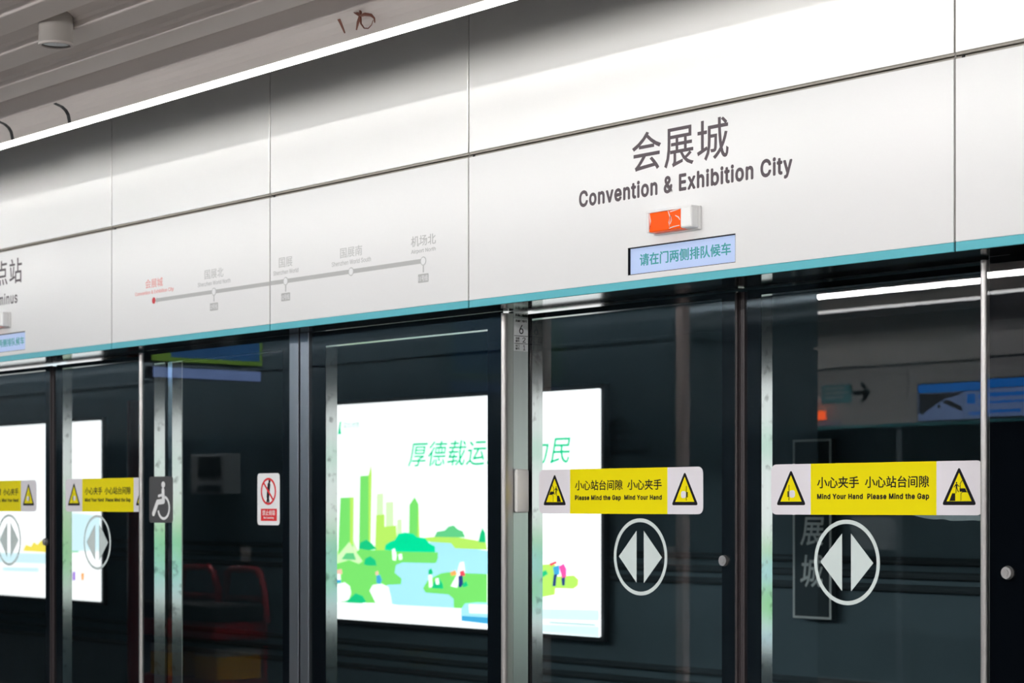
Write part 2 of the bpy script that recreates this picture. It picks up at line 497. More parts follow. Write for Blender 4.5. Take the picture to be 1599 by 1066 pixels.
# poster artwork: (colour, outline in metres from the poster's lower left corner)
ART_PARK = [('pale',[(0.242,0.472),(0.397,0.619),(0.512,0.477),(0.573,0.397),(0.242,0.39)]),('grass',[(0.258,0.427),(0.289,0.859),(0.451,0.863),(0.444,0.448)]),('lime',[(0.405,0.861),(0.451,0.863),(0.444,0.529),(0.405,0.529)]),('grass',[(0.512,0.468),(0.527,1.011),(0.633,1.014),(0.633,0.487)]),('lime',[(0.626,1.014),(0.656,1.09),(0.663,1.014),(0.648,0.497),(0.626,0.496)]),('pale',[(0.715,0.622),(0.723,0.884),(0.797,0.889),(0.797,0.623)]),('lime',[(0.701,0.48),(0.715,0.738),(0.812,0.743),(0.812,0.482)]),('pale',[(0.827,0.623),(0.827,0.827),(0.914,0.831),(0.914,0.624)]),('lime',[(0.797,0.481),(0.812,0.658),(0.944,0.668),(0.958,0.484)]),('pale',[(0.951,0.581),(0.958,0.708),(1.009,0.712),(1.009,0.581)]),('grass',[(1.088,0.539),(1.095,0.809),(1.152,0.861),(1.195,0.813),(1.195,0.54)]),('lime',[(1.18,0.54),(1.195,0.813),(1.209,0.54)]),('grass',[(0.242,0.39),(0.397,0.429),(0.512,0.494),(1.922,0.5),(1.922,0.113),(1.521,0.128),(0.812,0.128),(0.242,0.117)]),('water',[(1.328,0.563),(1.576,0.562),(1.603,0.537),(1.935,0.509),(1.948,0.36),(1.603,0.359),(1.521,0.362),(1.439,0.351),(1.3,0.305),(1.244,0.247),(1.272,0.218),(1.521,0.213),(1.576,0.185),(1.576,0.125),(1.209,0.116),(0.856,0.125),(0.841,0.257),(1.002,0.266),(1.009,0.305),(0.929,0.343),(0.944,0.396),(1.016,0.415),(1.384,0.418),(1.411,0.457),(1.384,0.491),(1.209,0.493)]),('grass',[(0.738,0.476),(1.411,0.492),(1.397,0.427),(0.885,0.426)]),('lime',[(1.209,0.584),(1.521,0.604),(1.909,0.567),(1.922,0.517),(1.589,0.52),(1.548,0.554),(1.328,0.559)]),('hill',[(1.37,0.594),(1.397,0.629),(1.48,0.638),(1.521,0.664),(1.576,0.673),(1.616,0.648),(1.67,0.635),(1.697,0.594)]),('teal',[(0.812,0.499),(0.827,0.535),(0.871,0.553),(0.929,0.567),(0.973,0.611),(1.045,0.621),(1.138,0.613),(1.173,0.592),(1.272,0.584),(1.314,0.55),(1.377,0.53),(1.377,0.491),(0.958,0.488)]),('emerald',[(0.512,0.503),(0.527,0.544),(0.603,0.567),(0.663,0.541),(0.723,0.502),(0.626,0.492)]),('emerald',[(0.573,0.392),(0.588,0.433),(0.648,0.452),(0.708,0.426),(0.723,0.387),(0.626,0.385)]),('pale',[(0.242,0.435),(0.397,0.547),(0.482,0.476),(0.558,0.415),(0.512,0.396),(0.397,0.42),(0.266,0.395)]),('hill',[(0.305,0.423),(0.359,0.469),(0.451,0.471),(0.482,0.422)]),('emerald',[(1.836,0.566),(1.856,0.625),(1.876,0.658),(1.902,0.625),(1.909,0.563)]),('white',[(0.242,0.244),(0.343,0.261),(0.405,0.235),(0.42,0.186),(0.39,0.135),(0.258,0.117)]),('white',[(0.641,0.211),(0.678,0.252),(0.775,0.264),(0.856,0.244),(0.885,0.174),(0.9,0.113),(0.723,0.116)]),('emerald',[(0.343,0.12),(0.405,0.149),(0.474,0.188),(0.558,0.172),(0.603,0.129),(0.512,0.113)]),('white',[(0.242,0.117),(0.9,0.122),(1.954,0.127),(1.954,0.019),(0.242,0.016)]),('white',[(0.9,0.501),(0.929,0.51),(0.951,0.466),(0.944,0.427),(0.907,0.43)]),('white',[(0.973,0.471),(1.009,0.476),(1.016,0.437),(0.98,0.432)]),('skin',[(0.242,0.344),(0.305,0.355),(0.312,0.319),(0.258,0.313)]),('white',[(0.242,0.317),(0.289,0.318),(0.297,0.273),(0.242,0.271)]),('blue',[(0.242,0.276),(0.297,0.277),(0.297,0.255),(0.242,0.253)]),('skin',[(0.708,0.342),(0.738,0.352),(0.745,0.325),(0.715,0.32)]),('blue',[(0.723,0.32),(0.76,0.325),(0.782,0.291),(0.767,0.259),(0.723,0.267)]),('emerald',[(1.307,0.369),(1.335,0.383),(1.356,0.358),(1.342,0.336),(1.307,0.339)]),('white',[(1.307,0.339),(1.342,0.34),(1.349,0.259),(1.314,0.253)]),('emerald',[(1.363,0.285),(1.411,0.329),(1.459,0.283),(1.466,0.249),(1.342,0.25)]),('white',[(1.384,0.315),(1.418,0.321),(1.425,0.278),(1.39,0.277)]),('orange',[(1.542,0.362),(1.596,0.376),(1.609,0.347),(1.555,0.337)]),('white',[(1.548,0.269),(1.609,0.343),(1.643,0.428),(1.683,0.433),(1.697,0.366),(1.63,0.314),(1.616,0.262)]),('red',[(1.643,0.369),(1.69,0.378),(1.697,0.341),(1.65,0.339)]),('navy',[(1.63,0.339),(1.67,0.344),(1.677,0.285),(1.65,0.263),(1.63,0.267)]),('emerald',[(1.67,0.285),(1.71,0.307),(1.73,0.278),(1.683,0.264)]),('water',[(1.657,0.116),(1.697,0.159),(1.823,0.172),(1.948,0.173),(1.948,0.035),(1.663,0.044)]),('white',[(1.737,0.157),(1.948,0.16),(1.948,0.102),(1.744,0.098)]),('blue',[(1.663,0.078),(1.948,0.077),(1.948,0.035),(1.663,0.044)]),('lime',[(2.404,0.428),(2.581,0.439),(2.599,0.424),(2.599,0.36),(2.587,0.247),(2.404,0.217)]),('lime',[(2.599,0.36),(2.767,0.372),(2.808,0.345),(2.802,0.31),(2.761,0.289),(2.587,0.287)]),('emerald',[(2.416,0.367),(2.459,0.384),(2.508,0.398),(2.527,0.374),(2.478,0.353),(2.429,0.355)]),('red',[(2.539,0.439),(2.599,0.456),(2.605,0.444),(2.551,0.423)]),('blue',[(2.575,0.419),(2.63,0.432),(2.63,0.373),(2.587,0.367)]),('navy',[(2.581,0.371),(2.611,0.376),(2.599,0.3),(2.569,0.299)]),('pink',[(2.63,0.424),(2.672,0.441),(2.695,0.41),(2.695,0.354),(2.66,0.353)]),('navy',[(2.654,0.353),(2.689,0.358),(2.684,0.306),(2.66,0.306)]),('paleblue',[(2.404,0.152),(3.0,0.167),(3.0,0.003),(2.404,0.007)]),('white',[(2.404,0.088),(3.0,0.101),(3.0,0.065),(2.404,0.055)]),('grey',[(2.539,0.077),(2.966,0.08),(2.966,0.068),(2.539,0.065)])]
ART_TOWN = [('yellow',[(1.625,0.414),(1.673,0.46),(1.77,0.444),(1.818,0.485),(1.889,0.463),(1.96,0.503),(2.054,0.477),(2.054,0.398),(1.625,0.403)]),('paleblue',[(0.664,0.375),(2.054,0.387),(2.054,0.298),(0.664,0.292)]),('paleblue',[(1.229,0.252),(1.913,0.261),(1.913,0.222),(1.229,0.217)]),('hill',[(2.514,0.406),(2.525,0.483),(2.582,0.462),(2.638,0.408)]),('paleblue',[(2.514,0.745),(3.011,0.72),(3.011,0.425),(2.514,0.417)]),('purple',[(2.525,0.237),(2.57,0.243),(2.57,0.167),(2.525,0.166)]),('orange',[(2.671,0.23),(2.726,0.236),(2.715,0.171),(2.682,0.17)])]

FY = 4.70           # front of the fascia above the doors
GY = 4.971          # front of the sliding doors' glass
PY = 4.860          # front of the fixed panels' glass
WY = 8.72           # tunnel wall
PITCH = 4.715       # from one door to the next

# ------------------------------------------------------------------ the setting
b = MB(); b.box(-34, 10, -4.95, 5.06, -0.2, 0.0)
struct(b.build('floor', 'floor_stone'))
b = MB(); b.box(-34, 10, 5.06, 9.0, -1.4, -1.2)
struct(b.build('floor_trackbed', 'ballast'))
b = MB(); b.box(-34, 10, 5.02, 5.06, -1.2, -0.2)
struct(b.build('wall_platform_edge', 'tunnel_wall'))
b = MB(); b.box(-34, 10, WY, WY + 0.2, -1.2, 4.3)
for k in range(6):                                   # shallow ribs of the tunnel lining
    b.box(-34, 10, WY - 0.012, WY + 0.01, 2.62 + k * 0.27, 2.66 + k * 0.27)
struct(b.build('wall_tunnel', 'tunnel_wall'))
b = MB(); b.box(-34, 10, 5.06, 9.0, 4.2, 4.4)
struct(b.build('ceiling_tunnel', 'tunnel_wall'))
# body of the bulkhead over the doors, behind the panels
b = MB(); b.box(-34, 10, FY + 0.035, 5.06, 2.345, 4.2)
struct(b.build('wall_bulkhead', 'cavity_black'))
# reflective underside of the bulkhead
b = MB(); b.box(-34, 10, FY + 0.006, 5.06, 2.311, 2.344)
struct(b.build('trim_soffit', 'soffit'))
# dark ends of the screen wall, beyond the bays
for nm, x0, x1 in (('wall_left_end', -34, -10.50), ('wall_right_end', -1.08, 10)):
    b = MB(); b.box(x0, x1, PY, 5.04, 0.0, 2.31)
    struct(b.build(nm, 'frit_black'))
b = MB(); b.box(-34.2, -34, -5, 9, -1.4, 4.3)
struct(b.build('wall_far', 'panel_warm'))
b = MB(); b.box(10, 10.2, -5, 9, -1.4, 4.3)
struct(b.build('wall_near', 'panel_warm'))

# ceiling of folded metal slats that run along the platform
b = MB(); b.box(-34, 10, -3.9, 3.858, 3.245, 3.34)
ceil = struct(b.build('ceiling', 'ceiling_grey'))
b = MB(); b.box(-34, 10, -5.1, 5.1, 4.2, 4.3); struct(b.build('ceiling_void', 'cavity_black'))
for i in range(-27, 4):
    y0 = 3.095 + 0.262 * i
    prof = [(y0, 3.187), (y0 + 0.004, 3.186), (y0 + 0.122, 3.186), (y0 + 0.130, 3.194), (y0 + 0.130, 3.2445), (y0 - 0.105, 3.2445), (y0 - 0.090, 3.236), (y0 - 0.020, 3.214), (y0 - 0.010, 3.206), (y0 - 0.003, 3.190)]
    if y0 + 0.2 < -3.85 or y0 > 3.7:
        continue
    b = MB(); b.extrude_x(prof, -34, 10)
    b.build('slat', 'slat_grey', ceil)

# edge trim next to the light line: slopes down from a ridge, with open joints
SH = (-6.3, 0.006)
edge = [(3.905, 3.188), (3.911, 3.184), (3.938, 3.176), (3.955, 3.164), (3.966, 3.148), (3.9715, 3.122), (3.972, 3.116), (3.9722, 3.30), (3.86, 3.30), (3.88, 3.24)]
b = MB().use('slat_grey')
for x0, x1 in ((-34, 10),):
    b.extrude_x(edge, x0, x1)
b.use('gap_black')
for xc in (-7.89, -7.397):
    b.extrude_x([(3.907, 3.1862), (3.911, 3.1828), (3.938, 3.1748), (3.9545, 3.1628), (3.965, 3.1475), (3.9708, 3.1220), (3.9715, 3.1162), (3.9717, 3.1162), (3.9717, 3.19), (3.93, 3.20)], xc - 0.0125, xc + 0.0125)
struct(b.build('trim_ceiling_edge', shear=SH))

# ------------------------------------------------------------------ linear lights
def light_line(y, z, wd, label, group, sh=None, x0=-33, x1=9.5, h=0.02, top=0.06, tube='light_tube'):
    t = thing('linear_light', label, 'light', ((x0 + x1) / 2, y, z), group)
    b = MB(); b.box(x0, x1, y - wd / 2, y + wd / 2, z, z + h, 0.002); b.build('diffuser', tube, t, shear=sh)
    b = MB(); b.box(x0, x1, y - wd / 2, y + wd / 2, z + h + 0.0005, z + h + top); b.build('housing', 'slat_grey', t, shear=sh)
    return t


own = light_line(3.988, 3.099, 0.030, 'long white light line along the ceiling edge above the white wall panels', None, SH, h=0.016, tube='light_tube_edge')
wall_wash(4.022, 1, SH)
wall_wash(-3.97, -1)
light_line(-1.45, 3.10, 0.11, 'broad ceiling light line over the platform, mirrored brightest in the right door', 'ceiling light lines over the platform')
light_line(-2.38, 3.10, 0.020, 'thin ceiling light line beyond the broad one, mirrored in the right door', 'ceiling light lines over the platform', tube='light_tube_edge')
light_line(-3.93, 3.10, 0.030, 'ceiling light line over the opposite fascia', 'ceiling light lines over the platform', tube='light_tube_edge')
light_line(1.62, 3.10, 0.05, 'added unseen ceiling light line along the near half of the platform', 'ceiling light lines over the platform', h=0.02)  # extra line added out of view for ambient light on the platform

b = MB(); b.box(-33, 9.5, -3.905, -3.895, 3.082, 3.19); struct(b.build('trim_opposite_edge', 'slat_grey'))
# switched-off downlight hanging between the slats
t = thing('downlight', 'small white cylindrical downlight hanging from the grey slatted ceiling', 'lamp', (-6.206, 3.288, 3.29))
b = MB(); b.cyl((-6.206, 3.288, 3.244), (-6.206, 3.288, 3.128), 0.056, seg=40)
b.build('housing', 'downlight_grey', t, True)
b = MB(); b.ring(-6.206, 3.288, 0.0575, 0.048, 3.120, 3.1275, 40)
for v in b.bm.verts: v.co = Vector((v.co.x, v.co.z, v.co.y))
b.build('trim_ring', 'slat_grey', t, True)
b = MB(); b.cyl((-6.206, 3.288, 3.1245), (-6.206, 3.288, 3.1275), 0.0475, seg=36); b.build('reflector', 'chrome_dark', t, True)

# torn brown tape hanging out of the trim
b = MB(); b.prism([(-5.517, 3.196), (-5.503, 3.199), (-5.478, 3.160), (-5.461, 3.128), (-5.466, 3.127), (-5.488, 3.158)], 3.925, 3.927)
tag(b.build('tape_strip', 'tape_brown'), 'single straight brown tape strip hanging below the ceiling edge', 'tape')
b = MB()
for pts, r in (([(-5.352, 3.90, 3.200), (-5.362, 3.915, 3.188), (-5.384, 3.93, 3.170)], [0.007, 0.006, 0.004]),
               ([(-5.412, 3.91, 3.196), (-5.398, 3.92, 3.182), (-5.386, 3.93, 3.170)], [0.004, 0.005, 0.004]),
               ([(-5.392, 3.91, 3.198), (-5.388, 3.92, 3.184), (-5.384, 3.93, 3.170)], [0.006, 0.005, 0.004]),
               ([(-5.384, 3.93, 3.170), (-5.394, 3.928, 3.150), (-5.400, 3.926, 3.126)], [0.005, 0.0045, 0.002]),
               ([(-5.384, 3.93, 3.170), (-5.346, 3.92, 3.166), (-5.312, 3.92, 3.157), (-5.296, 3.92, 3.145), (-5.293, 3.92, 3.130)], [0.004, 0.006, 0.005, 0.003, 0.0015]),
               ([(-5.384, 3.93, 3.170), (-5.374, 3.925, 3.142), (-5.352, 3.922, 3.123), (-5.328, 3.92, 3.118), (-5.310, 3.92, 3.126), (-5.302, 3.92, 3.14)], [0.004, 0.003, 0.0022, 0.0018, 0.0014, 0.001])):
    b.tube(pts, r, 8)
tag(b.build('tape_tangle', 'tape_brown', smooth=True), 'tangle of torn brown tape ends curling below the ceiling edge', 'tape')

# ------------------------------------------------------------------ panels above the doors
GAP = 0.0035
SIGN = (-5.782, -3.627)
joints = [(-10.493, -8.345), (-8.345, -7.0595), (-7.0595, -5.782), (-5.782, -3.627), (-3.627, -2.345)]
UL = ['upper white wall panel leftmost, over the terminus sign', 'upper white wall panel over the left half of the line map', 'upper white wall panel over the right half of the line map',
      'wide upper white wall panel over the station name', 'upper white wall panel right of the station name']
for (x0, x1), lb in zip(joints, UL):
    t = thing('upper_wall_panel', lb, 'wall panel', ((x0 + x1) / 2, FY, 2.88), 'upper wall panels')
    b = MB(); b.box(x0 + GAP, x1 - GAP, FY, FY + 0.03, 2.868, 4.19, 0.001); b.build('panel_face', 'panel_warm', t)
    b = MB(); b.box(x0 + GAP, x1 - GAP, FY + 0.004, FY + 0.03, 2.8605, 2.8675); b.build('bottom_lip', 'lip_tan', t)
for nm, x0, x1 in (('wall_upper_left', -34, -10.493), ('wall_upper_right', -2.345, 10)):
    b = MB().use('panel_warm'); b.box(x0 + GAP, x1 - GAP, FY, FY + 0.03, 2.868, 4.19)
    b.use('panel_white'); b.box(x0 + GAP, x1 - GAP, FY, FY + 0.03, 2.3385, 2.850)
    b.use('teal_stripe'); b.box(x0 + GAP, x1 - GAP, FY, FY + 0.03, 2.3115, 2.338)
    struct(b.build(nm))


b = MB()
for x in (-10.493, -8.345, -7.0595, -5.782, -3.627, -2.345):
    b.box(x - GAP + 0.0003, x + GAP - 0.0003, FY + 0.004, FY + 0.032, 2.3465, 4.19)
struct(b.build('trim_joint_seal', 'seal_grey'))


def fascia(x0, x1, label, holes=()):
    t = thing('fascia_panel', label, 'sign panel', ((x0 + x1) / 2, FY, 2.311), 'white fascia panels over the doors')
    a, c = x0 + GAP, x1 - GAP
    b = MB()
    z0, z1 = 2.3385, 2.850
    if holes:
        hx0, hx1, hz0, hz1 = holes
        b.box(a, hx0, FY, FY + 0.03, z0, z1); b.box(hx1, c, FY, FY + 0.03, z0, z1)
        b.box(hx0, hx1, FY, FY + 0.03, z0, hz0); b.box(hx0, hx1, FY, FY + 0.03, hz1, z1)
        bmesh.ops.remove_doubles(b.bm, verts=b.bm.verts[:], dist=1e-5)
    else:
        b.box(a, c, FY, FY + 0.03, z0, z1, 0.001)
    b.build('panel_face', 'panel_white', t)
    b = MB(); b.box(a, c, FY, FY + 0.03, 2.3115, 2.338, 0.0015)
    s = b.build('colour_stripe', 'teal_stripe', t); s['label'] = 'teal stripe along the bottom edge'
    b = MB(); b.box(a, c, FY + 0.004, FY + 0.03, 2.8505, 2.8555); b.build('top_lip', 'lip_tan', t)
    b = MB(); b.box(a + 0.022, a + 0.030, FY - 0.001, FY + 0.03, 2.8495, 2.8565); b.build('clip', 'gap_black', t)
    return t


for k in (0, 1):
    xc = -4.7105 - PITCH * k
    hole = (xc - 0.2425, xc + 0.2425, 2.357, 2.447)
    if k == 0:
        t = fascia(*SIGN, 'white fascia panel with the big Convention & Exhibition City lettering', hole)
        for ch, a, c, z0, z1 in (('会', -4.932, -4.797, 2.690, 2.817), ('展', -4.782, -4.650, 2.686, 2.812), ('城', -4.634, -4.497, 2.688, 2.818)):
            o = text('lettering', ch, a, c, z0, z1, FY, 'letter_grey', t, 0.006)
        o['label'] = 'dark grey Chinese station name'
        o = text('lettering', 'Convention & Exhibition City', -5.191, -4.232, 2.592, 2.6625, FY, 'letter_grey', t, 0.028, spacing=1.10)
    else:
        t = fascia(-10.493, -8.345, 'white fascia panel at the left edge with the Terminus lettering', hole)
        for ch, a, c in (('终', -9.632, -9.506), ('点', -9.494, -9.368), ('站', -9.346, -9.216)):
            text('lettering', ch, a, c, 2.686, 2.808, FY, 'letter_grey', t, 0.006)
        text('lettering', 'Terminus', -9.585, -9.263, 2.589, 2.645, FY, 'letter_grey', t, 0.012, spacing=1.12)
    # orange door lamp in a white case, still in clear film
    place = 'below the station name' if k == 0 else 'below the Terminus lettering at the left edge'
    L = thing('door_lamp', 'orange lamp in a white case ' + place, 'lamp', (xc, FY, 2.478), 'orange door lamps')
    lx = xc - 0.0065
    b = MB(); b.box(lx - 0.104, lx + 0.104, FY - 0.012, FY - 0.0002, 2.474, 2.549, 0.003)
    b.box(lx + 0.052, lx + 0.102, FY - 0.046, FY - 0.011, 2.479, 2.547, 0.006)
    b.box(lx - 0.104, lx - 0.092, FY - 0.045, FY - 0.011, 2.479, 2.547, 0.004)
    b.box(lx - 0.104, lx + 0.102, FY - 0.046, FY - 0.011, 2.5415, 2.5485, 0.002)
    b.build('case', 'plastic_white', L)
    b = MB(); b.box(lx - 0.091, lx + 0.0515, FY - 0.044, FY - 0.0121, 2.4795, 2.541, 0.004)
    o = b.build('lens', 'lamp_orange', L); o['label'] = 'orange lens'
    for P in ([(-.004, .541), (.006, .520), (.001, .503), (.004, .485)], [(.006, .536), (.030, .539), (.050, .542)], [(.002, .484), (.020, .487), (.048, .489)], [(-.088, .540), (-.083, .515), (-.087, .490)],
              [(.010, .524), (.012, .508), (.006, .497)], [(.030, .522), (.044, .515), (.05, .506)]):      # creases of the protective film
        b = MB(); b.tube([(lx + p[0], FY - 0.0445, 2.0 + p[1]) for p in P], [0.0012] + [0.0021] * (len(P) - 2) + [0.001], 6)
        b.build('film_crease', 'film', L, True)
    # message display let into the panel
    D = thing('message_display', ('lit blue message display with teal characters below the station name' if k == 0 else 'lit blue message display cut by the left edge, under the Terminus lettering'), 'display', (xc, FY, 2.357), 'blue message displays')
    x0, x1, z0, z1 = hole
    b = MB()
    b.box(x0, x0 + 0.002, FY + 0.001, FY + 0.03, z0, z1); b.box(x1 - 0.002, x1, FY + 0.001, FY + 0.03, z0, z1)
    b.box(x0 + 0.002, x1 - 0.002, FY + 0.001, FY + 0.03, z0, z0 + 0.002); b.box(x0 + 0.002, x1 - 0.002, FY + 0.001, FY + 0.03, z1 - 0.002, z1)
    b.build('bezel', 'ink', D)
    b = MB(); b.box(x0 + 0.0025, x1 - 0.0025, FY + 0.010, FY + 0.03, z0 + 0.0025, z1 - 0.0025); b.build('screen', 'screen_blue', D)
    text('lettering', '请在门两侧排队候车', xc - 0.196, xc + 0.214, 2.384, 2.424, FY + 0.0098, 'screen_teal', D, 0.018)

# line map over two panels
ml = fascia(-8.345, -7.0595, 'white fascia panel with the left half of the line map and the red station')
mr = fascia(-7.0595, -5.782, 'white fascia panel with the right half of the line map')
fascia(-3.627, -2.345, 'white fascia panel at the right edge, blank')
zl = 2.503
b = MB(); b.box(-7.948, -7.0595 - GAP, FY - 0.0004, FY, zl - 0.008, zl + 0.008)
b.prism([(-7.962, zl), (-7.945, zl + 0.013), (-7.945, zl - 0.013)], FY - 0.0005, FY); b.build('route_line', 'map_grey', ml)
b = MB(); b.box(-7.0595 + GAP, -6.046, FY - 0.0004, FY, zl - 0.008, zl + 0.009); b.build('route_line', 'map_grey', mr)
b = MB(); b.disc(-7.974, zl, 0.0145, 0.0145, FY - 0.0006, FY); o = b.build('station_dot', 'map_red', ml); o['label'] = 'red dot of the current station'
STOPS = ((-7.482, ml, '国展北', 'Shenzhen World North', 0.0735, 0.128, '12号线'), (-6.946, mr, '国展', 'Shenzhen World', 0.048, 0.089, '12号线'),
         (-6.499, mr, '国展南', 'Shenzhen World South', 0.0715, 0.128, None), (-6.046, mr, '机场北', 'Airport North', 0.074, 0.073, '11号线'))
for x, p, cn, en, wc, we, badge in STOPS:
    b = MB(); b.disc(x, zl, 0.0165, 0.0165, FY - 0.0007, FY); b.build('station_ring', 'map_grey', p)
    b = MB(); b.disc(x, zl, 0.0135, 0.0135, FY - 0.0011, FY - 0.0007); b.build('station_dot', 'paint_white', p)
    text('lettering', cn, x - wc, x + wc, 2.560, 2.600, FY, 'map_text' if x < -6.2 else 'map_grey', p, 0.004)
    text('lettering', en, x - we, x + we, 2.532, 2.550, FY, 'map_text' if x < -6.2 else 'map_grey', p, 0.008)
    if badge:
        b = MB(); b.box(x - 0.003, x + 0.003, FY - 0.0004, FY, 2.461, zl - 0.017); b.build('transfer_mark', 'map_grey', p)
        b = MB(); b.prism(round_rect(x - 0.031, x + 0.031, 2.424, 2.456, 0.003), FY - 0.0005, FY); q = b.build('transfer_badge', 'map_grey', p)
        text('lettering', badge, x - 0.027, x + 0.027, 2.429, 2.451, FY - 0.0005, 'paint_white', q, 0.004)
text('lettering', '会展城', -8.046, -7.898, 2.560, 2.600, FY, 'map_red_text', ml, 0.006)
text('lettering', 'Convention & Exhibition City', -8.135, -7.807, 2.530, 2.550, FY, 'map_red_text', ml, 0.01)

# ------------------------------------------------------------------ signs stuck on the glass
def gap_picto(b, x, z, s, y, flip):
    """platform, person stepping over and train front, inside a triangle of half-width s"""
    f = -1 if flip else 1
    X = lambda v: x + f * v * s
    Z = lambda v: z + v * s
    b.use('ink')
    b.prism([(X(-0.78), Z(0.02)), (X(-0.30), Z(0.02)), (X(-0.30), Z(0.52)), (X(-0.55), Z(0.52))][::f], y - 0.0003, y)
    b.prism([(X(0.05), Z(0.62)), (X(0.62), Z(0.62)), (X(0.50), Z(0.84)), (X(0.05), Z(0.84))][::f], y - 0.0003, y)
    b.stroke([(X(0.10), Z(0.84)), (X(0.10), Z(1.15)), (X(0.22), Z(1.32)), (X(0.30), Z(1.36))], 0.028 * s * 1.6, y - 0.0003, y)
    b.stroke([(X(0.16), Z(0.05)), (X(0.16), Z(0.50)), (X(0.28), Z(0.60)), (X(0.70), Z(0.60))], 0.025 * s * 1.6, y - 0.0003, y)
    b.disc(X(-0.20), Z(1.20), 0.055 * s, 0.06 * s, y - 0.0003, y, 14)
    b.prism([(X(-0.26), Z(0.86)), (X(-0.14), Z(0.86)), (X(-0.12), Z(1.12)), (X(-0.28), Z(1.12))][::f], y - 0.0003, y)
    b.stroke([(X(-0.27), Z(1.08)), (X(-0.40), Z(0.92))], 0.05 * s, y - 0.0003, y)
    b.stroke([(X(-0.13), Z(1.08)), (X(0.02), Z(0.96))], 0.05 * s, y - 0.0003, y)
    b.stroke([(X(-0.22), Z(0.88)), (X(-0.24), Z(0.55))], 0.06 * s, y - 0.0003, y)
    b.stroke([(X(-0.18), Z(0.88)), (X(-0.05), Z(0.62))], 0.06 * s, y - 0.0003, y)


def hand_picto(b, x, z, s, y, flip):
    """hand shut in a door edge"""
    f = -1 if flip else 1
    X = lambda v: x + f * v * s
    Z = lambda v: z + v * s
    b.use('ink')
    b.stroke([(X(-0.18), Z(0.10)), (X(-0.18), Z(1.16))], 0.055 * s, y - 0.0003, y)
    for k in range(4):
        b.stroke([(X(-0.20), Z(0.38 + 0.10 * k)), (X(-0.30), Z(0.38 + 0.10 * k))], 0.085 * s, y - 0.0003, y)
    b.use('sticker_white')
    b.prism(round_rect(min(X(-0.14), X(0.38)), max(X(-0.14), X(0.38)), Z(0.28), Z(0.80), 0.18 * s), y - 0.0004, y)


def warning_sticker(parent, x0, x1, z0, z1, y, gap_first):
    b = MB(); b.prism(round_rect(x0, x1, z0, z1, 0.022), y - 0.0005, y)
    st = b.build('warning_sticker', 'sticker_white', parent)
    st['label'] = 'yellow and white warning sticker with ' + ('Please Mind the Gap, Mind Your Hand' if gap_first else 'Mind Your Hand, Please Mind the Gap')
    wl = (x1 - x0)
    ya, yb = x0 + wl * 0.203, x0 + wl * 0.797
    b = MB(); b.box(ya, yb, y - 0.0008, y - 0.0005, z0, z1); b.build('yellow_band', 'sticker_yellow', st)
    h = z1 - z0
    for side in (0, 1):
        cx = x0 + wl * (0.103 if side == 0 else 0.897)
        s = 0.0565
        b = MB().use('ink')
        zb = z0 + 0.030
        b.prism(round_poly([(cx - s * 1.12, zb), (cx + s * 1.12, zb), (cx, zb + s * 2.02)], 0.011), y - 0.0009, y - 0.0005)
        b.use('sticker_yellow')
        s2 = s * 0.80
        zb2 = zb + 0.0115
        b.prism([(cx - s2, zb2), (cx + s2, zb2), (cx, zb2 + s2 * 1.86)], y - 0.0012, y - 0.0009)
        if (side == 0) == gap_first:
            gap_picto(b, cx, zb2, s2, y - 0.0012, side == 0)
        else:
            hand_picto(b, cx, zb2, s2, y - 0.0012, side == 1)
        b.build('warning_triangle', None, st)
    A, B = ('小心站台间隙', 'Please Mind the Gap'), ('小心夹手', 'Mind Your Hand')
    parts = [A, B] if gap_first else [B, A]
    x = ya + 0.027
    wa = (yb - ya) - 0.054
    for (cn, en) in parts:
        wcn = wa * (0.560 if cn == A[0] else 0.385)
        xs = x if (cn, en) == parts[0] else x + wa - wcn
        text('lettering', cn, xs, xs + wcn, z0 + 0.083, z0 + 0.119, y - 0.0008, 'ink', st, 0.014)
        wen = wa * (0.540 if en == A[1] else 0.420)
        xs = x if (cn, en) == parts[0] else x + wa - wen
        text('lettering', en, xs, xs + wen, z0 + (0.044 if en == A[1] else 0.0487), z0 + 0.066, y - 0.0008, 'ink', st, 0.036, spacing=1.12)
    return st


def arrow_marking(parent, cx, cz, y):
    b = MB()
    b.ring(cx, cz, 0.133, 0.120, y - 0.0004, y)
    for f in (-1, 1):
        b.prism([(cx + f * 0.018, cz - 0.090), (cx + f * 0.018, cz + 0.090), (cx + f * 0.107, cz)], y - 0.0004, y)
    o = b.build('door_arrow_marking', 'arrow_white', parent)
    o['label'] = 'pale ring with two triangles pointing apart'


